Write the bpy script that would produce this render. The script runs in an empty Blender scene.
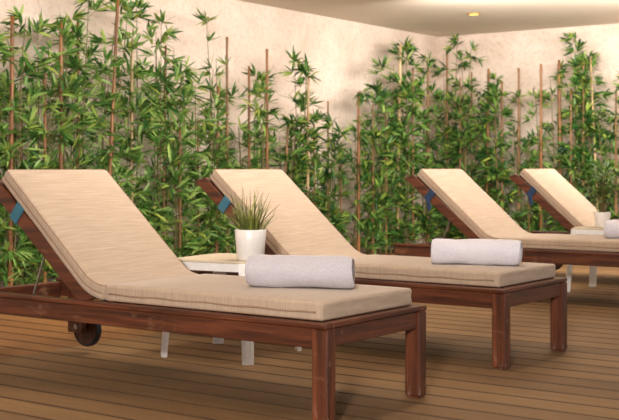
import bpy, bmesh, math, random
from mathutils import Vector, Matrix, noise

R_ = math.radians
sc = bpy.context.scene
COL = sc.collection

# ------------------------------------------------------------------ camera, light, exposure
H = 0.86                                   # eye height
FPX = 1163.0
YAW = R_(35.8)
Fd = Vector((-math.sin(YAW), math.cos(YAW)))
Rd = Vector((math.cos(YAW), math.sin(YAW)))
cam_d = bpy.data.cameras.new('camera')
cam = bpy.data.objects.new('camera', cam_d); COL.objects.link(cam)
cam_d.sensor_width = 36.0
cam_d.lens = 36.0 * FPX / 619.0
cam_d.shift_y = -42.0 / 619.0
cam.location = (0, 0, H)
cam.rotation_euler = (math.pi / 2, 0, YAW)
cam_d.clip_start = 0.05
cam_d.dof.use_dof = True
cam_d.dof.focus_distance = 4.6
cam_d.dof.aperture_fstop = 6.3
sc.camera = cam

w = bpy.data.worlds.new('world'); sc.world = w; w.use_nodes = True
bg = w.node_tree.nodes['Background']
bg.inputs['Color'].default_value = (1.0, 0.95, 0.90, 1)
bg.inputs['Strength'].default_value = .6

lp = -2.4 * Fd - 1.0 * Rd
ld = bpy.data.lights.new('photo_softbox', 'AREA')
ld.shape = 'SQUARE'; ld.size = 0.42; ld.energy = 520; ld.color = (1.0, 0.95, 0.90)
lo = bpy.data.objects.new('photo_softbox', ld); COL.objects.link(lo)
lo.location = (lp.x, lp.y, 2.22)
lo.rotation_euler = (Vector((-3.6, 6.2, 0.75)) - lo.location).to_track_quat('-Z', 'Y').to_euler()

# unseen fill strips added out of frame to brighten walls and planting
def add_fill_strip(name, loc, aim, length, energy):
    d = bpy.data.lights.new(name, 'AREA'); d.shape = 'RECTANGLE'; d.size = length; d.size_y = .25
    d.energy = energy; d.color = (1.0, .93, .86)
    o = bpy.data.objects.new(name, d); COL.objects.link(o); o.location = loc
    v = Vector(aim).normalized(); x = Vector((0, 0, 1)).cross(v).normalized(); z = -v; y = z.cross(x)
    o.rotation_euler = Matrix((x, y, z)).transposed().to_euler()
add_fill_strip('fill_strip_left', (-3.0, 6.6, 2.02), (-1, 0, -.06), 7.0, 185)
add_fill_strip('fill_strip_back', (-3.3, 8.6, 1.95), (0, 1, -.20), 3.6, 96)

vs = sc.view_settings
vs.view_transform = 'Standard'; vs.look = 'None'; vs.gamma = 1.0; vs.use_curve_mapping = False
vs.exposure = 0.1

# ------------------------------------------------------------------ helpers
def at(px, X=None, Y=None):
    """floor position seen in column px, on the line X=... or Y=..."""
    t = (px - 309.5) / FPX
    d = Fd + Rd * t
    k = X / d.x if X is not None else Y / d.y
    return Vector((d.x * k, d.y * k)), k
def zat(py, depth):
    return H - (py - 168.0) / FPX * depth

def srgb(r, g, b):
    def f(c):
        c /= 255.0
        return c / 12.92 if c <= 0.04045 else ((c + 0.055) / 1.055) ** 2.4
    return (f(r), f(g), f(b), 1)

def tag(o, label=None, cat=None, group=None, kind=None):
    if label: o['label'] = label
    if cat: o['category'] = cat
    if group: o['group'] = group
    if kind: o['kind'] = kind
    return o
def empty(name, loc=(0, 0, 0), rz=0):
    o = bpy.data.objects.new(name, None); COL.objects.link(o)
    o.location = loc; o.rotation_euler = (0, 0, rz); o.empty_display_size = .1
    return o
def mesh_obj(name, verts, faces, mat, parent=None, smooth=False):
    me = bpy.data.meshes.new(name)
    me.from_pydata([tuple(v) for v in verts], [], faces); me.update()
    if smooth: me.polygons.foreach_set('use_smooth', [True] * len(me.polygons))
    o = bpy.data.objects.new(name, me); COL.objects.link(o)
    if mat: me.materials.append(mat)
    if parent: o.parent = parent
    return o
def bm_obj(name, bm, mat, parent=None, smooth=False):
    me = bpy.data.meshes.new(name)
    bmesh.ops.recalc_face_normals(bm, faces=bm.faces[:])
    bm.to_mesh(me); bm.free()
    if smooth: me.polygons.foreach_set('use_smooth', [True] * len(me.polygons))
    o = bpy.data.objects.new(name, me); COL.objects.link(o)
    me.materials.append(mat)
    if parent: o.parent = parent
    return o
def add_box(bm, x0, x1, y0, y1, z0, z1, bev=0.003, mtx=None, seg=1):
    r = bmesh.ops.create_cube(bm, size=1)
    vs_ = r['verts']
    for v in vs_:
        v.co = Vector(((x0 + x1) / 2 + v.co.x * (x1 - x0), (y0 + y1) / 2 + v.co.y * (y1 - y0), (z0 + z1) / 2 + v.co.z * (z1 - z0)))
    if bev:
        es = list({e for v in vs_ for e in v.link_edges})
        rb = bmesh.ops.bevel(bm, geom=es, offset=bev, segments=seg, affect='EDGES', profile=0.5)
        vs_ = list({v for f in rb['faces'] for v in f.verts} | {v for v in vs_ if v.is_valid})
    if mtx is not None:
        for v in vs_: v.co = mtx @ v.co
def add_prism(bm, poly, y0, y1, bev=0.002):
    """polygon in XZ extruded along Y"""
    a = [bm.verts.new((p[0], y0, p[1])) for p in poly]
    b = [bm.verts.new((p[0], y1, p[1])) for p in poly]
    n = len(poly)
    fs = [bm.faces.new(a), bm.faces.new(b[::-1])]
    for i in range(n):
        fs.append(bm.faces.new((a[i], b[i], b[(i + 1) % n], a[(i + 1) % n])))
    if bev:
        es = list({e for f in fs for e in f.edges})
        bmesh.ops.bevel(bm, geom=es, offset=bev, segments=1, affect='EDGES')
def add_tube(bm, pts, rad, n=8, closed=False, cap=True):
    pts = [Vector(p) for p in pts]
    rads = rad if isinstance(rad, (list, tuple)) else [rad] * len(pts)
    rings = []
    N = len(pts); prev = None
    for i, p in enumerate(pts):
        if closed: tan = pts[(i + 1) % N] - pts[i - 1]
        else: tan = pts[min(i + 1, N - 1)] - pts[max(i - 1, 0)]
        tan.normalize()
        if prev is None:
            up = Vector((0, 0, 1)) if abs(tan.z) < .9 else Vector((1, 0, 0))
            prev = (up - tan * up.dot(tan)).normalized()
        prev = (prev - tan * prev.dot(tan)).normalized()
        b = tan.cross(prev)
        rings.append([bm.verts.new(p + (prev * math.cos(2 * math.pi * k / n) + b * math.sin(2 * math.pi * k / n)) * rads[i]) for k in range(n)])
    m = N if closed else N - 1
    for i in range(m):
        r0, r1 = rings[i], rings[(i + 1) % N]
        for k in range(n):
            bm.faces.new((r0[k], r0[(k + 1) % n], r1[(k + 1) % n], r1[k]))
    if cap and not closed:
        bm.faces.new(rings[0][::-1]); bm.faces.new(rings[-1])
def add_lathe(bm, prof, n=32, axis='Z', centre=(0, 0, 0), rib=None, close=False):
    rings = []
    for (r, z) in prof:
        ring = []
        for k in range(n):
            a = 2 * math.pi * k / n
            rr = r * (1 + (rib(a) if rib else 0))
            if axis == 'Z': p = Vector((rr * math.cos(a), rr * math.sin(a), z))
            else: p = Vector((rr * math.cos(a), z, rr * math.sin(a)))
            ring.append(bm.verts.new(p + Vector(centre)))
        rings.append(ring)
    m = len(rings) if close else len(rings) - 1
    for i in range(m):
        a, b = rings[i], rings[(i + 1) % len(rings)]
        for k in range(n): bm.faces.new((a[k], a[(k + 1) % n], b[(k + 1) % n], b[k]))
    if not close:
        bm.faces.new(rings[0][::-1]); bm.faces.new(rings[-1])

XW, YW, ZC = -6.5, 11.47, 2.335
X1, Y0 = 0.7, -3.0
pitch = .163
# ------------------------------------------------------------------ materials
def new_mat(name):
    m = bpy.data.materials.new(name); m.use_nodes = True
    nt = m.node_tree
    return m, nt, nt.nodes['Principled BSDF']
def N(nt, typ, **kw):
    n = nt.nodes.new(typ)
    for k, v in kw.items(): setattr(n, k, v)
    return n
def ramp(nt, fac, stops):
    r = N(nt, 'ShaderNodeValToRGB')
    els = r.color_ramp.elements
    els[0].position, els[0].color = stops[0]
    els[1].position, els[1].color = stops[-1]
    for p, c in stops[1:-1]:
        e = els.new(p); e.color = c
    nt.links.new(fac, r.inputs['Fac']); return r.outputs['Color']
def coords(nt, scale=(1, 1, 1), kind='Object', loc=(0, 0, 0)):
    tc = N(nt, 'ShaderNodeTexCoord'); mp = N(nt, 'ShaderNodeMapping')
    mp.inputs['Scale'].default_value = scale; mp.inputs['Location'].default_value = loc
    nt.links.new(tc.outputs[kind], mp.inputs['Vector']); return mp.outputs['Vector']
def nse(nt, vec, scale, detail=4, rough=.55, dist=0):
    n = N(nt, 'ShaderNodeTexNoise'); n.inputs['Scale'].default_value = scale
    n.inputs['Detail'].default_value = detail; n.inputs['Roughness'].default_value = rough
    n.inputs['Distortion'].default_value = dist
    nt.links.new(vec, n.inputs['Vector']); return n.outputs['Fac']
def bump(nt, bsdf, h, strength, dist):
    b = N(nt, 'ShaderNodeBump'); b.inputs['Strength'].default_value = strength; b.inputs['Distance'].default_value = dist
    nt.links.new(h, b.inputs['Height']); nt.links.new(b.outputs['Normal'], bsdf.inputs['Normal'])
def mixc(nt, fac, a, b, mode='MIX'):
    m = N(nt, 'ShaderNodeMix', data_type='RGBA', blend_type=mode)
    for s, v in ((m.inputs[0], fac), (m.inputs[6], a), (m.inputs[7], b)):
        if hasattr(v, 'links'): nt.links.new(v, s)
        else: s.default_value = v
    return m.outputs[2]

def mat_wood(name='stained_hardwood', axis='X'):
    m, nt, b = new_mat(name)
    s = (2.5, 45, 45) if axis == 'X' else (45, 45, 2.5) if axis == 'Z' else (45, 2.5, 45)
    g = nse(nt, coords(nt, s), 1.0, 5, .6, .4)
    c = ramp(nt, g, [(.3, srgb(46, 22, 11)), (.5, srgb(80, 39, 20)), (.72, srgb(114, 62, 36))])
    wv = nse(nt, coords(nt, (6, 14, 14)), 1.0, 3, .7)
    wear = ramp(nt, wv, [(.60, (0, 0, 0, 1)), (.78, (1, 1, 1, 1))])
    c = mixc(nt, wear, c, srgb(128, 92, 66))
    if axis == 'Z':      # scuffed grey feet
        sp = N(nt, 'ShaderNodeSeparateXYZ'); nt.links.new(coords(nt), sp.inputs[0])
        mr = N(nt, 'ShaderNodeMapRange'); mr.inputs[1].default_value = .10; mr.inputs[2].default_value = 0.0
        nt.links.new(sp.outputs['Z'], mr.inputs[0])
        sw = ramp(nt, nse(nt, coords(nt, (1, 1, .35)), 55, 4, .7), [(.55, (0, 0, 0, 1)), (.75, (1, 1, 1, 1))])
        mm = N(nt, 'ShaderNodeMath', operation='MULTIPLY'); nt.links.new(mr.outputs[0], mm.inputs[0]); nt.links.new(sw, mm.inputs[1])
        c = mixc(nt, mm.outputs[0], c, srgb(150, 138, 128))
    nt.links.new(c, b.inputs['Base Color'])
    b.inputs['Roughness'].default_value = .42
    bump(nt, b, g, .25, .002)
    return m
WOOD_X = mat_wood('stained_hardwood_lengthwise', 'X')
WOOD_Y = mat_wood('stained_hardwood_crosswise', 'Y')
WOOD_Z = mat_wood('stained_hardwood_upright', 'Z')

def mat_fabric():
    m, nt, b = new_mat('slub_weave_beige_fabric')
    g = nse(nt, coords(nt, (230, 6, 12)), 1.0, 3, .6, .1)
    f = nse(nt, coords(nt, (420, 420, 420)), 1.0, 2, .5)
    c = ramp(nt, g, [(.28, srgb(160, 138, 117)), (.5, srgb(173, 150, 128)), (.75, srgb(187, 165, 143))])
    c2 = ramp(nt, f, [(.3, (.86, .86, .86, 1)), (.7, (1, 1, 1, 1))])
    c = mixc(nt, 1.0, c, c2, 'MULTIPLY')
    nt.links.new(c, b.inputs['Base Color'])
    b.inputs['Roughness'].default_value = .95
    b.inputs['Sheen Weight'].default_value = .15
    bump(nt, b, g, .2, .001)
    return m
FABRIC = mat_fabric()
def mat_plain(name, col, rough=.5, metal=0, bumpscale=None, bstr=.2, bdist=.002, var=None):
    m, nt, b = new_mat(name)
    if bumpscale:
        n = nse(nt, coords(nt), bumpscale, 4, .6)
        v = var if var else .88
        c = ramp(nt, n, [(.3, (col[0] * v, col[1] * v, col[2] * v, 1)), (.7, col)])
        nt.links.new(c, b.inputs['Base Color']); bump(nt, b, n, bstr, bdist)
    else: b.inputs['Base Color'].default_value = col
    b.inputs['Roughness'].default_value = rough; b.inputs['Metallic'].default_value = metal
    return m
PIPING = mat_plain('beige_piping', srgb(146, 116, 94), .9, 0, 300)
STRAP = mat_plain('teal_webbing', srgb(52, 104, 122), .8, 0, 260)
STRAP_NAVY = mat_plain('navy_webbing', srgb(28, 48, 78), .8, 0, 260)
PLASTIC = mat_plain('white_moulded_plastic', srgb(240, 236, 232), .38, 0, 30, .05)
TABLETOP = mat_plain('white_plastic_top_tan_reflection', srgb(196, 180, 156), .6, 0, 60, .1)  # tan reflection on the white top put into its colour
TYRE = mat_plain('black_rubber', srgb(28, 28, 30), .6, 0, 80)
METAL = mat_plain('galvanised_steel', srgb(165, 160, 152), .35, .9, 60)
HUB = mat_wood('stained_plywood_hub', 'Z')
CERAMIC = mat_plain('white_glazed_pot', srgb(238, 232, 226), .35, 0, 18, .15, .002, .93)
SOIL = mat_plain('potting_soil', srgb(62, 46, 32), .95, 0, 120, .6, .004, .6)

def mat_towel(name, c0, c1):
    m, nt, b = new_mat(name)
    f = nse(nt, coords(nt), 260, 3, .7)
    g = nse(nt, coords(nt), 14, 3, .5)
    c = ramp(nt, f, [(.3, c0), (.65, c1)])
    nt.links.new(c, b.inputs['Base Color'])
    b.inputs['Roughness'].default_value = 1; b.inputs['Sheen Weight'].default_value = .3
    bump(nt, b, f, .6, .003)
    return m
TOWEL_GREY = mat_towel('lilac_grey_terry', srgb(164, 158, 165), srgb(198, 192, 199))
TOWEL_WHITE = mat_towel('white_terry', srgb(190, 186, 196), srgb(222, 218, 226))

def mat_leaf(name, dark, mid, light, spread=1.0):
    m, nt, b = new_mat(name)
    geo = N(nt, 'ShaderNodeNewGeometry')
    c = ramp(nt, geo.outputs['Random Per Island'], [(0, dark), (.45, mid), (.8, light), (1, srgb(168, 180, 78))])
    nt.links.new(c, b.inputs['Base Color'])
    b.inputs['Roughness'].default_value = .42
    tr = N(nt, 'ShaderNodeBsdfTranslucent'); nt.links.new(c, tr.inputs['Color'])
    ms = N(nt, 'ShaderNodeMixShader'); ms.inputs[0].default_value = .22
    out = nt.nodes['Material Output']
    nt.links.new(b.outputs[0], ms.inputs[1]); nt.links.new(tr.outputs[0], ms.inputs[2]); nt.links.new(ms.outputs[0], out.inputs[0])
    return m
LEAF_A = mat_leaf('bamboo_leaf_fresh', srgb(40, 82, 36), srgb(92, 138, 58), srgb(154, 186, 102))  # darkest tones put the shade among the leaves into their colour
LEAF_B = mat_leaf('bamboo_leaf_deep', srgb(26, 64, 30), srgb(60, 110, 44), srgb(124, 164, 76))  # dark end likewise carries painted leaf shade
GRASS = mat_leaf('grass_blade', srgb(76, 84, 34), srgb(104, 116, 50), srgb(142, 146, 74))
STEM = mat_plain('bamboo_stem_green_brown', srgb(118, 104, 58), .6, 0, 40, .3, .002, .6)
def mat_cane(name, a, b_, c_):
    m, nt, b = new_mat(name)
    g = nse(nt, coords(nt, (30, 30, 3.5)), 1, 4, .6)
    nt.links.new(ramp(nt, g, [(.3, a), (.5, b_), (.72, c_)]), b.inputs['Base Color'])
    b.inputs['Roughness'].default_value = .5; bump(nt, b, g, .3, .003)
    return m
CANE_O = mat_cane("orange_brown_cane", srgb(96, 60, 28), srgb(132, 84, 42), srgb(168, 120, 70))
CANE_B = mat_cane('brown_cane', srgb(86, 58, 30), srgb(120, 84, 46), srgb(156, 116, 72))
CANE_P = mat_cane('pale_cane', srgb(140, 110, 70), srgb(184, 152, 108), srgb(208, 180, 138))

def mat_wall():
    m, nt, b = new_mat('rough_cream_stone_render')
    v = coords(nt)
    a = nse(nt, v, 2.2, 5, .65, .3); f = nse(nt, v, 26, 6, .7)
    c = ramp(nt, a, [(.3, srgb(216, 196, 178)), (.55, srgb(229, 211, 196)), (.75, srgb(238, 223, 210))])
    f2 = ramp(nt, f, [(.30, srgb(214, 186, 168)), (.5, (1, 1, 1, 1))])
    c = mixc(nt, .45, c, f2, 'MULTIPLY')
    nt.links.new(c, b.inputs['Base Color']); b.inputs['Roughness'].default_value = .95
    bump(nt, b, f, .7, .02)
    return m
WALL = mat_wall()
CEIL = mat_plain('beige_plaster_ceiling', srgb(216, 204, 186), .9, 0, 1.2, .1, .01, .93)

def mat_deck():
    m, nt, b = new_mat('ribbed_brown_decking')
    v = coords(nt)
    grain = nse(nt, coords(nt, (3, 60, 60)), 1, 5, .6, .2)
    geo = N(nt, 'ShaderNodeNewGeometry')
    c = ramp(nt, geo.outputs['Random Per Island'], [(0, srgb(124, 91, 54)), (.5, srgb(135, 101, 62)), (1, srgb(146, 111, 69))])
    g = ramp(nt, grain, [(.3, (.72, .70, .66, 1)), (.7, (1.05, 1.05, 1.05, 1))])
    c = mixc(nt, 1.0, c, g, 'MULTIPLY')
    st = nse(nt, coords(nt, (1, 2.2, 1)), 1.1, 4, .6)
    s = ramp(nt, st, [(.36, (.74, .72, .70, 1)), (.52, (1, 1, 1, 1))])
    c = mixc(nt, .8, c, s, 'MULTIPLY')
    # milled ribs along the boards
    sx = N(nt, 'ShaderNodeSeparateXYZ'); nt.links.new(v, sx.inputs[0])
    mu = N(nt, 'ShaderNodeMath', operation='MULTIPLY'); mu.inputs[1].default_value = 2 * math.pi / .0136
    nt.links.new(sx.outputs['Y'], mu.inputs[0])
    si = N(nt, 'ShaderNodeMath', operation='SINE'); nt.links.new(mu.outputs[0], si.inputs[0])
    rib = N(nt, 'ShaderNodeMapRange'); rib.inputs[1].default_value = -1; rib.inputs[2].default_value = -.2
    nt.links.new(si.outputs[0], rib.inputs[0])
    rr = ramp(nt, rib.outputs[0], [(0, (.80, .78, .75, 1)), (1, (1, 1, 1, 1))])
    c = mixc(nt, 1.0, c, rr, 'MULTIPLY')
    # older, more orange boards beyond the butt joint
    gx = N(nt, 'ShaderNodeMath', operation='LESS_THAN'); gx.inputs[1].default_value = -4.2
    nt.links.new(sx.outputs['X'], gx.inputs[0])
    c = mixc(nt, gx.outputs[0], c, mixc(nt, 1.0, c, (1.12, .92, .66, 1), 'MULTIPLY'))
    # shade of the gaps and eased edges, painted as dark bands along the boards
    a1 = N(nt, 'ShaderNodeMath', operation='SUBTRACT'); a1.inputs[1].default_value = Y0; nt.links.new(sx.outputs['Y'], a1.inputs[0])
    a2 = N(nt, 'ShaderNodeMath', operation='DIVIDE'); a2.inputs[1].default_value = pitch; nt.links.new(a1.outputs[0], a2.inputs[0])
    a3 = N(nt, 'ShaderNodeMath', operation='FRACT'); nt.links.new(a2.outputs[0], a3.inputs[0])
    a4 = N(nt, 'ShaderNodeMath', operation='SUBTRACT'); a4.inputs[1].default_value = .5; nt.links.new(a3.outputs[0], a4.inputs[0])
    a5 = N(nt, 'ShaderNodeMath', operation='ABSOLUTE'); nt.links.new(a4.outputs[0], a5.inputs[0])
    ed = ramp(nt, a5.outputs[0], [(.36, (1, 1, 1, 1)), (.43, (.80, .78, .75, 1)), (.46, (.34, .30, .26, 1))])
    c = mixc(nt, 1.0, c, ed, 'MULTIPLY')
    nt.links.new(c, b.inputs['Base Color']); b.inputs['Roughness'].default_value = .7
    bump(nt, b, rib.outputs[0], .4, .002)
    return m
DECK = mat_deck()
UNDER = mat_plain('dark_deck_joists', srgb(58, 38, 24), .9)
m, nt, b = new_mat('warm_lamp_lens')
b.inputs['Emission Color'].default_value = (1.0, .50, .10, 1); b.inputs['Emission Strength'].default_value = 4
b.inputs['Base Color'].default_value = (.5, .3, .1, 1)
LENS = m

# ------------------------------------------------------------------ the setting
rnd = random.Random(5)
# deck: separate boards with dark gaps between them, one floor
bm = bmesh.new()
y = Y0
while y < YW:
    for xs, xe in ((XW, -4.2), (-4.2, X1)):
        a, e = max(xs, XW), min(xe, X1)
        if e > a + .05:
            add_box(bm, a + .002, e - .002, y + .004, min(y + pitch - .004, YW), -.024, 0, .001)
    y += pitch
fl = bm_obj('floor', bm, DECK); tag(fl, kind='structure')
bm = bmesh.new(); add_box(bm, XW, X1, Y0, YW, -.08, -.026, 0)
tag(bm_obj('floor_base', bm, UNDER), kind='structure')
bm = bmesh.new(); add_box(bm, XW - .2, XW, Y0, YW + .2, -.08, ZC, 0)
tag(bm_obj('wall_left', bm, WALL), kind='structure')
bm = bmesh.new(); add_box(bm, XW, X1, YW, YW + .2, -.08, ZC, 0)
tag(bm_obj('wall_back', bm, WALL), kind='structure')
bm = bmesh.new(); add_box(bm, XW - .2, X1, Y0, YW + .2, ZC, ZC + .2, 0)
tag(bm_obj('ceiling', bm, CEIL), kind='structure')

# ------------------------------------------------------------------ sun loungers
ANG_D = Vector((-.764, .645)); ANG_N = Vector((.645, .764))
CU_D = Vector((-math.cos(R_(41.1)), math.sin(R_(41.1)))); CU_N = Vector((math.sin(R_(41.1)), math.cos(R_(41.1))))
def back_path(s):
    """centre line of the backrest cushion; s=0 at the fold, grows to the head. returns (x,z), normal"""
    Rr = .197; arc = Rr * R_(41.1)
    if s < arc:
        a = s / Rr
        return Vector((-.072 - Rr * math.sin(a), .377 + Rr * (1 - math.cos(a)))), Vector((math.sin(a), math.cos(a)))
    p = Vector((-.072 - Rr * math.sin(R_(41.1)), .377 + Rr * (1 - math.cos(R_(41.1)))))
    return p + CU_D * (s - arc), CU_N.copy()
BACK_L = .197 * R_(41.1) + .622

def samp(h, r, nmid):
    e = [-h, -h + r * .12, -h + r * .4, -h + r * .75, -h + r]
    mid = [-h + r + (2 * h - 2 * r) * i / nmid for i in range(1, nmid)]
    return e + mid + [-x for x in e[::-1]]
def rounded_surface(hx, hy, hz, r, nx, ny, seed, puff=.006):
    """closed rounded box as verts/faces around the origin"""
    sx, sy = samp(hx, r, nx), samp(hy, r, ny)
    sz = [-hz, -hz + r * .5, -hz + r, 0, hz - r, hz - r * .5, hz]
    verts = []; idx = {}; faces = []
    off = Vector((seed * 3.7, seed * 1.3, 0))
    def V(x, y, z):
        k = (round(x, 6), round(y, 6), round(z, 6))
        if k in idx: return idx[k]
        q = Vector((max(-hx + r, min(hx - r, x)), max(-hy + r, min(hy - r, y)), max(-hz + r, min(hz - r, z))))
        d = Vector((x, y, z)) - q
        p = q + (d.normalized() * r if d.length > 1e-9 else d)
        nz = noise.noise(Vector((x * 5, y * 5, z * 3)) + off)
        f = max(0, 1 - abs(x / hx) ** 6) * max(0, 1 - abs(y / hy) ** 6)
        if z > 0: p.z += puff * f + .003 * nz * f
        p.y += (.003 * nz) * (y / hy)
        # the mid seam pulls the sides in a little
        if abs(z) < 1e-6:
            p.x *= 1 - .0035 / hx * (abs(x) > hx - 1e-6); p.y *= 1 - .0045 / hy * (abs(y) > hy - 1e-6)
        idx[k] = len(verts); verts.append(p); return idx[k]
    def grid(A, B, fn, flip):
        for i in range(len(A) - 1):
            for j in range(len(B) - 1):
                q = [fn(A[i], B[j]), fn(A[i + 1], B[j]), fn(A[i + 1], B[j + 1]), fn(A[i], B[j + 1])]
                faces.append(q[::-1] if flip else q)
    grid(sx, sy, lambda a, b_: V(a, b_, hz), False); grid(sx, sy, lambda a, b_: V(a, b_, -hz), True)
    grid(sx, sz, lambda a, b_: V(a, -hy, b_), False); grid(sx, sz, lambda a, b_: V(a, hy, b_), True)
    grid(sy, sz, lambda a, b_: V(hx, a, b_), False); grid(sy, sz, lambda a, b_: V(-hx, a, b_), True)
    return verts, faces
def loop_pts(hx, hy, r, z, n=14):
    pts = []
    for cx, cy, a0 in ((hx - r, hy - r, 0), (-hx + r, hy - r, 90), (-hx + r, -hy + r, 180), (hx - r, -hy + r, 270)):
        for k in range(4):
            a = R_(a0 + 30 * k); pts.append(Vector((cx + r * math.cos(a), cy + r * math.sin(a), z)))
    out = []
    for i, p in enumerate(pts):
        q = pts[(i + 1) % len(pts)]; L = (q - p).length; m_ = max(1, int(L / .05))
        for k in range(m_): out.append(p.lerp(q, k / m_))
    return out

HYC = .296
def make_lounger(seed, strap_mat, loose, hd=-.985):
    root = empty('sun_lounger')
    # rails: apron plus overhanging top trim
    for s in (-1, 1):
        bm = bmesh.new()
        y0, y1 = sorted((s * .322, s * .285))
        add_box(bm, hd, .94, y0, y1, .258, .326, .003)
        y0, y1 = sorted((s * .332, s * .286))
        add_box(bm, hd - .01, 1.0, y0, y1, .3255, .344, .004)
        bm_obj('side_rail', bm, WOOD_X, root)
    bm = bmesh.new()
    add_box(bm, .955, .99, -.28, .28, .262, .326, .003)
    add_box(bm, .945, 1.0, -.286, .286, .3256, .3445, .004)
    bm_obj('foot_rail', bm, WOOD_Y, root)
    bm = bmesh.new(); add_box(bm, hd, hd + .03, -.285, .285, .250, .3255, .003)
    bm_obj('head_rail', bm, WOOD_Y, root)
    bm = bmesh.new(); add_box(bm, -.2, -.16, -.285, .285, .262, .318, .003)
    bm_obj('cross_rail', bm, WOOD_Y, root)
    bm = bmesh.new()
    for k in range(9):
        x = -.12 + k * .12
        add_box(bm, x, x + .07, -.2855, .2855, .322, .343, .003)
    bm_obj('seat_slats', bm, WOOD_Y, root)
    for s in (-1, 1):
        bm = bmesh.new()
        y0, y1 = sorted((s * .327, s * .273))
        add_box(bm, .936, 1.002, y0, y1, .006, .3258, .006)
        add_box(bm, .944, .996, y0 + .006, y1 - .006, 0, .008, .001)
        bm_obj('leg', bm, WOOD_Z, root)
    # wheels at the head end: hanging bracket inside, wheel outside
    for s in (-1, 1):
        bm = bmesh.new()
        y0, y1 = sorted((s * .283, s * .245))
        add_box(bm, hd + .118, hd + .206, y0, y1, .100, .30, .004)
        br = bm_obj('wheel_bracket', bm, WOOD_Z, root)
        bm = bmesh.new()
        add_tube(bm, [(hd + .180, s * .238, .130), (hd + .180, s * .352, .130)], .008, 10)
        add_tube(bm, [(hd + .180, s * .236, .130), (hd + .180, s * .245, .130)], .013, 6)
        bm_obj('axle_bolt', bm, METAL, br)
        wy = s * .312
        bm = bmesh.new()
        add_lathe(bm, [(.012, -.014), (.070, -.014), (.070, .014), (.012, .014)], 36, 'Y', (hd + .180, wy, .112))
        wl = bm_obj('wheel', bm, HUB, root)
        bm = bmesh.new()
        add_lathe(bm, [(.069, -.016), (.078, -.016), (.082, -.009), (.082, .009), (.078, .016), (.069, .016)], 40, 'Y', (hd + .180, wy, .112), close=True)
        bm_obj('tyre', bm, TYRE, wl, True)
    # backrest frame
    b0 = Vector((-.195, .333)); slope = ANG_D
    for s in (-1, 1):
        bm = bmesh.new()
        L = (.797 - .333) / slope.y
        p0 = b0 - slope * .03; p1 = b0 + slope * L
        top0 = p0 + ANG_N * .05; t = (.797 - top0.y) / slope.y
        p2 = top0 + slope * t
        y0, y1 = sorted((s * .290, s * .258))
        # bars stand on the rails' inner edge
        add_prism(bm, [(-.208, .326), (-.782, .790), (-.712, .812), (top0.x, top0.y)], y0, y1, .003)
        bar = bm_obj('backrest_bar', bm, WOOD_X, root)
        if s == 1 or s == -1:
            c = b0 + slope * .515 + ANG_N * .025
            bm = bmesh.new()
            n_ = ANG_N; d_ = slope
            M = Matrix(((d_.x, 0, n_.x, c.x), (0, 1, 0, 0), (d_.y, 0, n_.y, c.y), (0, 0, 0, 1)))
            yy0, yy1 = y0 - .004, y1 + .004
            w2 = .026
            add_box(bm, -w2, w2, yy0 - .001, yy0 + .003, -.054, .027, .001, M)
            add_box(bm, -w2, w2, yy1 - .003, yy1 + .001, -.054, .027, .001, M)
            add_box(bm, -w2, w2, yy0, yy1, -.055, -.051, .001, M)
            add_box(bm, -w2 * .9, w2 * .9, yy0 - .004, yy0, -.050, .024, .001, M)
            if loose and s == -1:
                for dx, ln in ((.012, .10), (-.006, .075)):
                    pts = [M @ Vector((dx, yy0 - .002, -.02)), M @ Vector((dx, yy0 - .008, -.03)) + Vector((.004, 0, -.02)), M @ Vector((dx, yy0 - .006, -.03)) + Vector((.018, 0, -ln))]
                    add_tube(bm, pts, [.009, .010, .008], 6)
            bm_obj('strap', bm, strap_mat, root)
        # prop rod
        bm = bmesh.new()
        q = b0 + slope * .20
        q2 = b0 + slope * .27 + ANG_N * .0
        yy = s * .262
        add_tube(bm, [(-.53, yy, .300), (q2.x - .035, yy, q2.y + .02)], .0045, 8)
        add_tube(bm, [(-.53, s * .262, .300), (-.53, s * .288, .300)], .005, 8)
        bm_obj('support_rod', bm, METAL, root)
    bm = bmesh.new()
    for k in range(8):
        c = b0 + slope * (.06 + k * .085) + ANG_N * .038
        M = Matrix(((slope.x, 0, ANG_N.x, c.x), (0, 1, 0, 0), (slope.y, 0, ANG_N.y, c.y), (0, 0, 0, 1)))
        add_box(bm, -.028, .028, -.268, .268, -.009, .009, .002, M)
    bm_obj('backrest_slats', bm, WOOD_Y, root)
    # cushions
    hx, hz = .514, .032
    cx, cz = .446, .3775
    v, f = rounded_surface(hx, HYC, hz, .012, 26, 16, seed)
    v = [Vector((p.x + cx, p.y, p.z + cz)) for p in v]
    sc_ = mesh_obj('seat_cushion', v, f, FABRIC, root, True)
    bm = bmesh.new()
    for s in (-1, 1):       # the mid seam runs along the two long sides only
        add_tube(bm, [Vector((cx - hx + .02 + k * (2 * hx - .05) / 24, s * (HYC - .003), cz - .004 + .0018 * math.sin(k * 1.1 + seed))) for k in range(25)], .0034, 6)
    add_tube(bm, [p + Vector((cx, 0, cz)) for p in loop_pts(hx - .003, HYC - .003, .016, -.027)], .0028, 6, True)
    bm_obj('piping', bm, PIPING, sc_, True)
    hb = BACK_L / 2
    def bend(p):
        c, n = back_path(hb - p.x)
        return Vector((c.x + n.x * p.z, p.y - .006, c.y + n.y * p.z))
    v, f = rounded_surface(hb, HYC - .009, .031, .016, 26, 16, seed + 9, .004)
    bc = mesh_obj('backrest_cushion', [bend(p) for p in v], f, FABRIC, root, True)
    bm = bmesh.new()
    add_tube(bm, [bend(p) for p in loop_pts(hb - .003, HYC - .012, .018, -.004)], .0032, 6, True)
    add_tube(bm, [bend(p) for p in loop_pts(hb - .003, HYC - .012, .016, .026)], .0025, 6, True)
    bm_obj('piping', bm, PIPING, bc, True)
    return root

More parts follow.
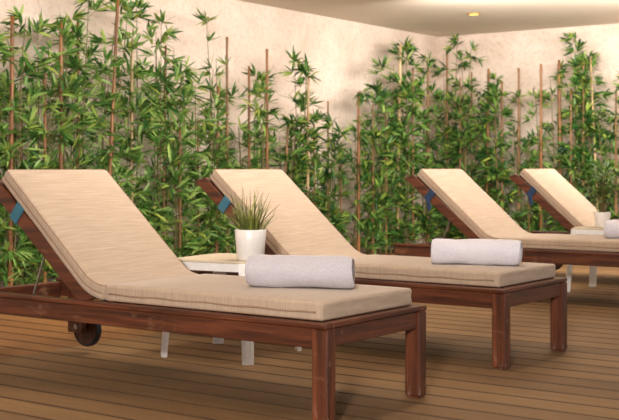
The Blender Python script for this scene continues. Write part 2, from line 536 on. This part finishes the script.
def copy_tree(o, parent=None):
    c = o.copy(); COL.objects.link(c)
    if parent: c.parent = parent
    for ch in list(o.children): copy_tree(ch, c)
    return c

XC = -3.23
LY = [3.144 + .33, 4.49 + .33, 6.80 + .33, 8.20 + .33]
labels = ['nearest wooden sun lounger, beige cushion carrying the lilac grey towel, one wheel showing',
          'second wooden sun lounger from the front, beige cushion carrying a whole white rolled towel',
          'third wooden sun lounger from the front, navy strap ends dangling from its beige backrest',
          'farthest wooden sun lounger, its beige backrest behind the small potted leafy plant']
proto = make_lounger(1, STRAP, False)
protoN = make_lounger(4, STRAP_NAVY, True, -.840)
for i, yc in enumerate(LY):
    o = [proto, None, protoN, None][i]
    if i == 1: o = copy_tree(proto)
    if i == 3: o = copy_tree(protoN)
    o.location = ((-3.20, -3.217, -3.35, -3.26)[i], yc, 0)
    tag(o, labels[i], 'sun lounger', 'wooden sun loungers in a row on the deck')

# ------------------------------------------------------------------ side tables
def table_outline(h, r, n=6):
    pts = []
    for sx, sy, a0 in ((1, 1, 0), (-1, 1, 90), (-1, -1, 180), (1, -1, 270)):
        for k in range(n + 1):
            a = R_(a0 + 90 * k / n)
            pts.append((sx * (h - r) + r * math.cos(a), sy * (h - r) + r * math.sin(a)))
    return pts
def make_table(cx, cy, label, rz=0):
    root = empty('side_table', (cx, cy, 0), rz)
    tag(root, label, 'table', 'low white plastic side tables between loungers')
    zt = .447
    bm = bmesh.new()
    prof = [(-.012, zt - .0225), (-.004, zt - .020), (-.001, zt - .008), (-.004, zt - .002), (-.012, zt)]
    rings = []
    for dh, z in prof:
        rings.append([bm.verts.new((x, y, z)) for x, y in table_outline(.215 + dh, .06)])
    n = len(rings[0])
    for i in range(len(rings) - 1):
        for k in range(n): bm.faces.new((rings[i][k], rings[i][(k + 1) % n], rings[i + 1][(k + 1) % n], rings[i + 1][k]))
    bm.faces.new(rings[0][::-1]); bm.faces.new(rings[-1])
    bm_obj('tabletop', bm, TABLETOP, root)
    bm = bmesh.new()
    o_ = table_outline(.213, .06); i_ = table_outline(.201, .052)
    A = [[bm.verts.new((x, y, z)) for x, y in src] for src, z in ((o_, zt - .006), (o_, zt - .047), (i_, zt - .047), (i_, zt - .006))]
    for q in range(4):
        a, b_ = A[q], A[(q + 1) % 4]
        for k in range(n): bm.faces.new((a[k], b_[k], b_[(k + 1) % n], a[(k + 1) % n]))
    bm_obj('apron', bm, PLASTIC, root)
    for sx in (-1, 1):
        for sy in (-1, 1):
            bm = bmesh.new()
            dx, dy = sx / math.sqrt(2), sy / math.sqrt(2)
            tx, ty = -dy, dx
            secs = []
            for z, off, hw in ((zt - .010, .275, .034), (.25, .300, .029), (0, .322, .026)):
                ring = []
                for u, v_ in ((-1, 0), (-.5, .009), (.5, .009), (1, 0), (.95, -.014), (-.95, -.014)):
                    ring.append(bm.verts.new((dx * (off + v_) + tx * hw * u, dy * (off + v_) + ty * hw * u, z)))
                secs.append(ring)
            for q in range(2):
                for k in range(6): bm.faces.new((secs[q][k], secs[q][(k + 1) % 6], secs[q + 1][(k + 1) % 6], secs[q + 1][k]))
            bm.faces.new(secs[0]); bm.faces.new(secs[-1][::-1])
            for k in (-.4, 0, .4):
                pts = [(dx * (off + .009) + tx * hw * k, dy * (off + .009) + ty * hw * k, z) for z, off, hw in ((zt - .05, .275, .034), (.25, .300, .029), (.01, .321, .026))]
                add_tube(bm, pts, .0028, 6)
            bm_obj('leg', bm, PLASTIC, root)
make_table(-3.445, 4.165, 'low white plastic side table between the two nearest loungers, holding the spiky grass pot', R_(7))
make_table(-3.05, 7.83, 'low white plastic side table between the two farthest loungers, holding the small leafy pot')

# ------------------------------------------------------------------ potted plants
def strip(verts, faces, pts, wid, side):
    """thin folded blade along pts"""
    b0_ = len(verts)
    for i, p in enumerate(pts):
        w_ = wid[i]
        verts.append(p - side * w_); verts.append(p + Vector((0, 0, -w_ * .35))); verts.append(p + side * w_)
    for i in range(len(pts) - 1):
        a = b0_ + 3 * i
        faces.append((a, a + 1, a + 4, a + 3)); faces.append((a + 1, a + 2, a + 5, a + 4))
def make_pot(root, r0, r1, h, ribs):
    bm = bmesh.new()
    rib = (lambda a: .008 * math.cos(a * 16)) if ribs else None
    add_lathe(bm, [(r0 * .92, 0), (r0, .006), (r0 + (r1 - r0) * .6, h * .6), (r1, h - .003), (r1 - .002, h), (r1 - .006, h), (r1 - .008, h * .85), (r0 * .6, h * .84)], 64, 'Z', (0, 0, 0), rib)
    bm_obj('pot', bm, CERAMIC, root, True)
    bm = bmesh.new()
    add_lathe(bm, [(r1 - .02, h * .80), (r1 - .010, h * .86), (r1 * .5, h * .90), (.004, h * .91)], 24)
    bm_obj('soil', bm, SOIL, root, True)
root = empty('potted_grass', (-3.265, 4.075, .447))
tag(root, 'white ribbed pot of spiky olive green grass on the white table beside the nearest lounger', 'potted plant')
make_pot(root, .060, .071, .138, True)
rg = random.Random(11)
V_, F_ = [], []
for i in range(125):
    a = rg.uniform(0, 2 * math.pi); rr = .05 * math.sqrt(rg.random())
    base = Vector((rr * math.cos(a), rr * math.sin(a), .118))
    lean = rg.uniform(.0, .95); az = a + rg.uniform(-1.2, 1.2)
    L = rg.uniform(.09, .235) * (1 - .2 * lean)
    out = Vector((math.cos(az), math.sin(az), 0)); droop = rg.uniform(.0, .5)
    pts, p = [], base.copy(); ang = lean * .75
    for k in range(6):
        pts.append(p.copy())
        p = p + (out * math.sin(ang) + Vector((0, 0, math.cos(ang)))) * (L / 5)
        ang += droop * .22 + rg.uniform(-.16, .16)
    sa = rg.uniform(0, math.pi); side = Vector((math.cos(sa), math.sin(sa), 0))
    w_ = rg.uniform(.0014, .0028)
    strip(V_, F_, pts, [w_, w_ * 1.1, w_, w_ * .85, w_ * .6, .0003], side)
    if rg.random() < .35:     # small side blade
        q = pts[3]; az2 = az + rg.choice((-1, 1)) * rg.uniform(.5, 1.2)
        o2 = Vector((math.cos(az2), math.sin(az2), .9)).normalized()
        strip(V_, F_, [q, q + o2 * .025, q + o2 * .05], [.0012, .0016, .0003], side)
mesh_obj('grass_blades', V_, F_, GRASS, root)

def leaf(verts, faces, base, d, L, W, up, droop, twist=0.0):
    side = d.cross(up)
    if side.length < 1e-4: side = Vector((1, 0, 0))
    side.normalize(); nrm = side.cross(d).normalized()
    if twist:
        c_, s_ = math.cos(twist), math.sin(twist)
        side, nrm = side * c_ + nrm * s_, nrm * c_ - side * s_
    dn = Vector((0, 0, -1))
    p1 = base + d * (L * .30) + dn * (droop * L * .06); p2 = base + d * (L * .65) + dn * (droop * L * .24); p3 = base + d * L * .97 + dn * (droop * L * .55)
    k = len(verts)
    verts.extend((base, p1 - side * W * .5 + nrm * W * .12, p1, p1 + side * W * .5 + nrm * W * .12,
                  p2 - side * W * .38 + nrm * W * .1, p2, p2 + side * W * .38 + nrm * W * .1, p3))
    faces.extend(((k, k + 2, k + 1), (k, k + 3, k + 2), (k + 1, k + 2, k + 5, k + 4), (k + 2, k + 3, k + 6, k + 5), (k + 4, k + 5, k + 7), (k + 5, k + 6, k + 7)))

root = empty('potted_leafy_plant', (-3.10, 7.80, .447))
tag(root, 'small plain white pot of bushy dark green leaves on the far white table at right', 'potted plant')
make_pot(root, .045, .060, .105, False)
V_, F_ = [], []
bm = bmesh.new()
for i in range(24):
    a = rg.uniform(0, 2 * math.pi); lean = rg.uniform(.05, .5); L = rg.uniform(.20, .38)
    out = Vector((math.cos(a), math.sin(a), 0))
    base = out * .02 + Vector((0, 0, .09)); tip = base + out * math.sin(lean) * L + Vector((0, 0, math.cos(lean) * L))
    add_tube(bm, [base, base.lerp(tip, .5) + Vector((0, 0, .01)), tip], [.003, .0022, .0012], 5)
    for k in range(8):
        q = base.lerp(tip, .35 + .65 * k / 7); az = rg.uniform(0, 2 * math.pi)
        d = Vector((math.cos(az), math.sin(az), rg.uniform(.2, 1.2))).normalized()
        leaf(V_, F_, q, d, rg.uniform(.07, .13), rg.uniform(.014, .021), Vector((0, 0, 1)), rg.uniform(.2, .8))
bm_obj('stems', bm, STEM, root)
mesh_obj('foliage', V_, F_, LEAF_B, root)

# ------------------------------------------------------------------ rolled towels
def make_towel(name, loc, rz, mat, label, length, rad, seed, turns=4.2):
    """a towel rolled into a spiral, axis along local X, lying on z=0"""
    off = Vector((seed * 5.1, seed * 2.3, seed))
    nT, nX = 120, 30; th = rad / (turns + .55) * .90
    hl = length / 2
    verts, faces = [], []
    def rr(u): return rad * (.10 + .90 * u)
    def P(u, x, inner):
        ang = -2 * math.pi * turns * (1 - u) - math.pi * .62
        r = rr(u) - (th if inner else 0)
        e = abs(x) / hl
        xl = x * (1 + .034 * noise.noise(Vector((u * 9, x / hl * 1.2, 3)) + off))
        if e > .97: r -= (.0025 if not inner else -.0012)
        n_ = noise.noise(Vector((x * 9, math.cos(ang) * 1.1, math.sin(ang) * 1.1)) + off)
        n2 = noise.noise(Vector((x * 30, math.cos(ang) * 4, math.sin(ang) * 4)) + off)
        r += (.0075 * n_ + .0022 * n2) * u
        if e > .80: r *= 1 - .07 * ((e - .80) / .20) ** 2 * u
        xl += .014 * max(0, (u - .86) / .14) * (1 if seed % 2 else -.6)
        y, z = r * math.cos(ang) * 1.07, r * math.sin(ang)
        z = z * .97 if z > 0 else max(z, -rad * .90) 
        return Vector((xl, y, z + rad * .90))
    xs = [-hl + 2 * hl * i / nX for i in range(nX + 1)]
    xs = [-hl, -hl * .985] + xs[1:-1] + [hl * .985, hl]
    for i in range(nT + 1):
        u = i / nT
        for x in xs: verts.append(P(u, x, False))
        for x in xs: verts.append(P(u, x, True))
    m_ = len(xs); row = 2 * m_
    for i in range(nT):
        a, b_ = i * row, (i + 1) * row
        for k in range(m_ - 1):
            faces.append((a + k, b_ + k, b_ + k + 1, a + k + 1))
            faces.append((a + m_ + k, a + m_ + k + 1, b_ + m_ + k + 1, b_ + m_ + k))
        faces.append((a, a + m_, b_ + m_, b_)); faces.append((a + m_ - 1, b_ + m_ - 1, b_ + row - 1, a + row - 1))
    for a in (0, nT * row):
        for k in range(m_ - 1): faces.append((a + k, a + k + 1, a + m_ + k + 1, a + m_ + k) if a == 0 else (a + k, a + m_ + k, a + m_ + k + 1, a + k + 1))
    o = mesh_obj(name, verts, faces, mat, None, True)
    o.location = loc; o.rotation_euler = (0, 0, rz)
    tag(o, label, 'towel', 'rolled towels on the lounger seats')
    return o
ZS = .4155
c1 = 4.33 * Fd + (-.036) * Rd
make_towel('rolled_towel', (c1.x, c1.y, ZS), YAW - R_(11), TOWEL_GREY, 'lilac grey rolled towel lying on the seat of the nearest lounger', .40, .067, 1)
c2 = 5.36 * Fd + .775 * Rd
make_towel('rolled_towel', (c2.x, c2.y, ZS), YAW - R_(16), TOWEL_WHITE, 'white rolled towel lying on the seat of the second lounger', .40, .066, 2)
c3 = 7.33 * Fd + 2.06 * Rd
make_towel('rolled_towel', (c3.x, c3.y, ZS), YAW - R_(14), TOWEL_WHITE, 'white rolled towel cut off by the right edge of the photo, on the third lounger', .40, .066, 3)

# ------------------------------------------------------------------ bamboo along the walls
def make_bamboo(px, cane_top, fol_top, wall, label, cane_mat, leaf_mat, cane_r=.013, lean=0.0, dens=1.0, spread=.30, low=.06, inset=None, top_sparse=1.0, seed=0, foot=None):
    rb = random.Random(1000 + seed)
    ins = .38 if inset is None else inset
    if wall == 'L':
        p, dep = at(px, X=XW + ins + .05); p.x -= .05
    else:
        p, dep = at(px, Y=YW - ins - .05); p.y += .05
    root = empty('bamboo_plant', (p.x, p.y, 0))
    tag(root, label, 'bamboo', 'bamboo plants on canes along the walls')
    zc = zat(cane_top, dep); zf = zat(fol_top, dep)
    along = Vector((0, 1, 0)) if wall == 'L' else Vector((1, 0, 0))
    outw = Vector((1, 0, 0)) if wall == 'L' else Vector((0, -1, 0))
    # cane stake with swollen nodes, standing proud of the leaves
    bm = bmesh.new()
    pts, rads = [], []
    n = int(zc / .07); nodes = rb.randint(2, 3)
    fr = outw * .05
    for k in range(n + 1):
        t = k / n; z = t * zc
        pts.append(fr + along * (lean * (t - .0)) + Vector((0, 0, z)))
        rads.append(cane_r * (1.08 - .2 * t) * (1.18 if k % 4 == nodes % 4 and k else 1))
    add_tube(bm, pts, rads, 9)
    bm_obj('cane', bm, cane_mat, root, True)
    # thin living stems
    stems = []
    bm = bmesh.new()
    ns = rb.randint(3, 4)
    for k in range(ns):
        hgt = (zf - .06) * (1 if k == 0 else rb.uniform(.72, .97))
        a0 = along * rb.uniform(-.05, .05) + outw * rb.uniform(-.03, .05)
        a1 = a0 + along * (lean + rb.uniform(-.10, .10)) * hgt / 1.8 + outw * rb.uniform(-.08, .10)
        mid = a0.lerp(a1, .5) + along * rb.uniform(-.03, .03)
        P = [a0, (a0 + mid) / 2 + Vector((0, 0, hgt * .25)), mid + Vector((0, 0, hgt * .5)), (mid + a1) / 2 + Vector((0, 0, hgt * .75)), a1 + Vector((0, 0, hgt))]
        P[0].z = 0
        add_tube(bm, P, [.006, .0055, .005, .004, .002], 5)
        stems.append((P, hgt))
    # sprays of leaves
    V_, F_ = [], []
    nsp = int(112 * dens * zf / 1.9)
    for k in range(nsp):
        P, hgt = stems[rb.randrange(ns)]
        t = low / hgt + rb.random() ** 1.2 * (1 - low / hgt)
        if t > .86 and rb.random() > top_sparse: continue
        tuft = k < 3
        if tuft: P, hgt = stems[0]; t = rb.uniform(.95, 1.0)
        f = t * 4; i = min(int(f), 3); q = P[i].lerp(P[i + 1], f - i)
        az = rb.uniform(0, 2 * math.pi)
        el = rb.uniform(.1, .9)
        reach = rb.uniform(.04, 1.0) ** .8 * spread * (1.0 if t < .8 else 1.0 - .7 * (t - .8) / .2)
        h_ = along * math.cos(az) + outw * math.sin(az) * (.62 if math.sin(az) > 0 else .5)
        tw = (h_ * math.cos(el) + Vector((0, 0, math.sin(el) * .6)))
        e = q + tw * reach
        if tuft: e = q + tw * .05
        if e.z > zf: e.z = zf - rb.uniform(0, .05)
        if rb.random() < .5: add_tube(bm, [q, e], [.0018, .001], 3, cap=False)
        nl = rb.randint(7, 12)
        base_d = (tw + Vector((0, 0, rb.uniform(-.35, .55)))).normalized()
        for j in range(nl):
            d = (base_d + Vector((rb.uniform(-1, 1), rb.uniform(-1, 1), rb.uniform(-.9, .7))) * .85).normalized()
            b_ = e - tw * reach * .35 * rb.random()
            lb = outw * -.25
            if (b_ + d * .13).dot(outw) < -.33: continue
            leaf(V_, F_, b_, d, rb.uniform(.09, .165) * (.92 if wall == 'R' else 1.03), rb.uniform(.016, .028), Vector((rb.uniform(-.5, .5), rb.uniform(-.5, .5), 1)), rb.uniform(.0, .4), rb.uniform(-.7, .7))
    # keep everything in front of the wall and above the deck
    lim = -(ins - .015)
    for i, v in enumerate(V_):
        dd = v.dot(outw)
        if dd < lim: V_[i] = v + outw * (lim - dd)
        if V_[i].z > ZC - .02: V_[i] = Vector((V_[i].x, V_[i].y, ZC - .02))
        if V_[i].z < .01: V_[i] = Vector((V_[i].x, V_[i].y, .01))
        # near the corner also stay off the other wall
        wx, wy = V_[i].x + p.x, V_[i].y + p.y
        if wx < XW + .015: V_[i].x = XW + .015 - p.x
        if wy > YW - .015: V_[i].y = YW - .015 - p.y
    bm_obj('stems', bm, STEM, root)
    mesh_obj('foliage', V_, F_, leaf_mat, root)

O, B, PL = CANE_O, CANE_B, CANE_P
plants = [
 # px, cane top, foliage top, wall, cane, leaf, radius, lean, density, spread, sparse top, label
 (-4, 60, 30, 'L', B, LEAF_A, .011, 0, .8, .30, 1, 'bamboo at the far left edge of the photo, mostly cut off, light leaves only'),
 (10, 16, 6, 'L', O, LEAF_A, .014, .02, .75, .26, .25, 'bamboo with thick orange cane nearest the left edge, a bare tuft on top'),
 (21, 118, 84, 'L', B, LEAF_A, .011, 0, .6, .22, 1, 'short bamboo with stubby cane between the two leftmost tall orange canes'),
 (45, 58, 12, 'L', O, LEAF_A, .011, 0, .95, .24, .9, 'bamboo with slim brown cane above the left half of the nearest backrest'),
 (61, 22, 8, 'L', O, LEAF_A, .014, .0, .95, .25, .8, 'bamboo with thick smooth orange cane ending bluntly above the nearest backrest'),
 (78, 20, -14, 'L', O, LEAF_A, .011, 0, 1.25, .30, 1, 'dense tall bamboo right of the blunt thick cane, leaves crossing the photo top'),
 (104, -4, -16, 'L', O, LEAF_A, .012, .14, .8, .28, 1, 'tall bamboo whose orange cane leans right and leaves the top of the photo'),
 (132, 44, -4, 'L', PL, LEAF_A, .009, 0, .95, .27, .8, 'bamboo with thin pale cane right of the leaning orange cane'),
 (163, 45, 16, 'L', B, LEAF_A, .010, .03, 1.0, .30, .9, 'bamboo with wide leaf fan against bare wall, above the nearest backrest right corner'),
 (180, 129, 62, 'L', B, LEAF_A, .010, 0, 1.0, .26, 1, 'bamboo with low cane just left of the second lounger backrest tip'),
 (198, 120, 78, 'L', B, LEAF_A, .009, 0, 1.0, .25, 1, 'leafy bamboo rising right behind the second lounger backrest tip'),
 (216, 86, 62, 'L', O, LEAF_A, .011, .03, .8, .22, 1, 'bamboo with reddish cane behind the left part of the second backrest'),
 (227, 37, 14, 'L', B, LEAF_A, .011, 0, .6, .18, .25, 'bamboo with one high bare sprig arching over the wall behind the second backrest'),
 (249, 66, 66, 'L', O, LEAF_A, .011, 0, .75, .20, 1, 'bamboo with cane rising above the middle of the second backrest, left of a bare-topped cane'),
 (267, 49, 72, 'L', O, LEAF_A, .012, 0, .75, .22, 1, 'bamboo with straight bare-topped cane behind the right end of the second backrest top'),
 (280, 120, 112, 'L', B, LEAF_B, .011, .12, .7, .22, 1, 'short bamboo with cane slanting to the right, just right of the second backrest top'),
 (297, 150, 118, 'L', B, LEAF_B, .009, 0, .7, .22, 1, 'low leafy bamboo between the slanting cane and the pale-caned column of leaves'),
 (307, 75, 54, 'L', PL, LEAF_B, .012, .02, .85, .13, 1, 'narrow column of bamboo leaves on a pale cane standing alone against the wall'),
 (314, 124, 112, 'L', B, LEAF_B, .010, 0, .7, .20, 1, 'low bamboo with thin cane directly right of the narrow pale-caned column'),
 (328, 101, 117, 'L', B, LEAF_B, .009, 0, .75, .22, 1, 'low bamboo with bare cane tip poking above its leaves against blank wall'),
 (341, 142, 126, 'L', B, LEAF_B, .009, 0, .75, .24, 1, 'lowest bamboo in the gap left of the stout brown cane, wall showing above'),
 (358.5, 92, 86, 'L', O, LEAF_B, .014, 0, .45, .17, 1, 'bamboo with stout brown cane at the right edge of the blank wall gap'),
 (373, 104, 84, 'L', B, LEAF_B, .009, 0, .8, .22, 1, 'bamboo just right of the stout brown cane, leaves reaching left over bare wall'),
 (386, 110, 58, 'L', B, LEAF_B, .009, 0, .9, .24, .8, 'bamboo without visible cane left of the long pale cane near the corner'),
 (397, 43, 38, 'L', PL, LEAF_B, .014, .07, 1.0, .26, .9, 'tall bamboo with long pale cane just left of the room corner'),
 (413, 68, 42, 'L', B, LEAF_B, .010, 0, 1.0, .26, .9, 'dense bamboo filling the left wall next to the corner, behind the third backrest tip'),
 (428, 64, 52, 'L', B, LEAF_B, .012, 0, 1.0, .26, .6, 'bamboo standing in the very corner of the room with brown cane'),
 (447, 51, 34, 'R', B, LEAF_B, .013, 0, 1.0, .24, .7, 'tall bamboo with bushy tip just right of the room corner'),
 (460, 78, 43, 'R', B, LEAF_B, .009, 0, .8, .24, .6, 'bamboo with star-shaped leaf tuft on top, above the third backrest'),
 (471.6, 72, 88, 'R', B, LEAF_B, .010, 0, .55, .20, 1, 'bamboo with thin bare cane, left of the thicker canes above the third backrest'),
 (486, 69, 88, 'R', O, LEAF_B, .015, .03, .6, .20, 1, 'bamboo with thick cane between third and fourth backrests, leaves starting below its tip'),
 (502, 81, 72, 'R', B, LEAF_B, .012, 0, .85, .20, .7, 'bamboo with upright leaf spray left of the tall bare cane'),
 (518.7, 68, 92, 'R', B, LEAF_B, .012, 0, .32, .16, 1, 'bamboo with tall bare cane and sparse leaves above the fourth backrest tip'),
 (529, 160, 132, 'R', B, LEAF_B, .010, 0, .4, .18, 1, 'short bamboo low behind the fourth backrest top'),
 (541, 64, 88, 'R', O, LEAF_A, .013, .0, .6, .22, 1, 'bamboo with bright leaves on its cane, above the middle of the fourth backrest'),
 (561, 60, 62, 'R', O, LEAF_B, .015, -.02, .35, .16, .8, 'bamboo with stout orange-brown cane under the arching leaves at right'),
 (571, 90, 31, 'R', B, LEAF_B, .010, 0, .85, .30, .9, 'tall bamboo arching over the stout cane, its leaves the highest on the right wall'),
 (583.5, 60, 40, 'R', B, LEAF_B, .011, .0, .85, .24, .9, 'bamboo with dark leaf-wrapped cane left of the pale slanting cane'),
 (600, 56, 52, 'R', PL, LEAF_B, .010, -.10, .7, .22, .7, 'bamboo with thin pale slanting cane near the right edge'),
 (616, 90, 72, 'R', B, LEAF_B, .010, 0, 1.0, .26, 1, 'bamboo cut off by the right edge of the photo'),
]
for i, (px, ct, ft, wl_, cm, lm, cr, ln, de, sp, ts, lab) in enumerate(plants):
    make_bamboo(px, ct, ft, wl_, lab, cm, lm, cr, ln, de * (1.35 if wl_ == 'R' else 1), sp * (.85 if wl_ == 'R' else 1), top_sparse=ts, seed=i, inset=.36 + .05 * math.sin(i * 2.3))

# ------------------------------------------------------------------ ceiling downlight
root = empty('ceiling_downlight', (-5.22, 9.92, ZC))
tag(root, 'small round warm glowing downlight in the beige ceiling', 'ceiling light')
bm = bmesh.new(); add_lathe(bm, [(.045, -.012), (.06, -.010), (.064, 0), (.045, 0)], 32, close=True)
bm_obj('trim_ring', bm, mat_plain('brass_ring', srgb(190, 150, 90), .4, .5), root, True)
bm = bmesh.new(); add_lathe(bm, [(.0445, -.010), (.0445, -.001)], 32)
bm_obj('lens', bm, LENS, root)
def spot(x, y, e, c=(1, .72, .42), soft=.05):
    l = bpy.data.lights.new('downlight_and_fill_beam', 'SPOT'); l.energy = e; l.color = c; l.spot_size = R_(95); l.spot_blend = .9; l.shadow_soft_size = soft
    o = bpy.data.objects.new('downlight_and_fill_beam', l); COL.objects.link(o); o.location = (x, y, ZC - .04)
spot(-5.22, 9.92, 25); spot(-5.22, 7.3, 25); spot(-5.22, 4.7, 25)
# unseen fill spots added above the loungers to brighten the seats
for yy in (2.6, 4.4, 6.2, 8.0): spot(-2.5, yy, 46, (1, .86, .70), .12)
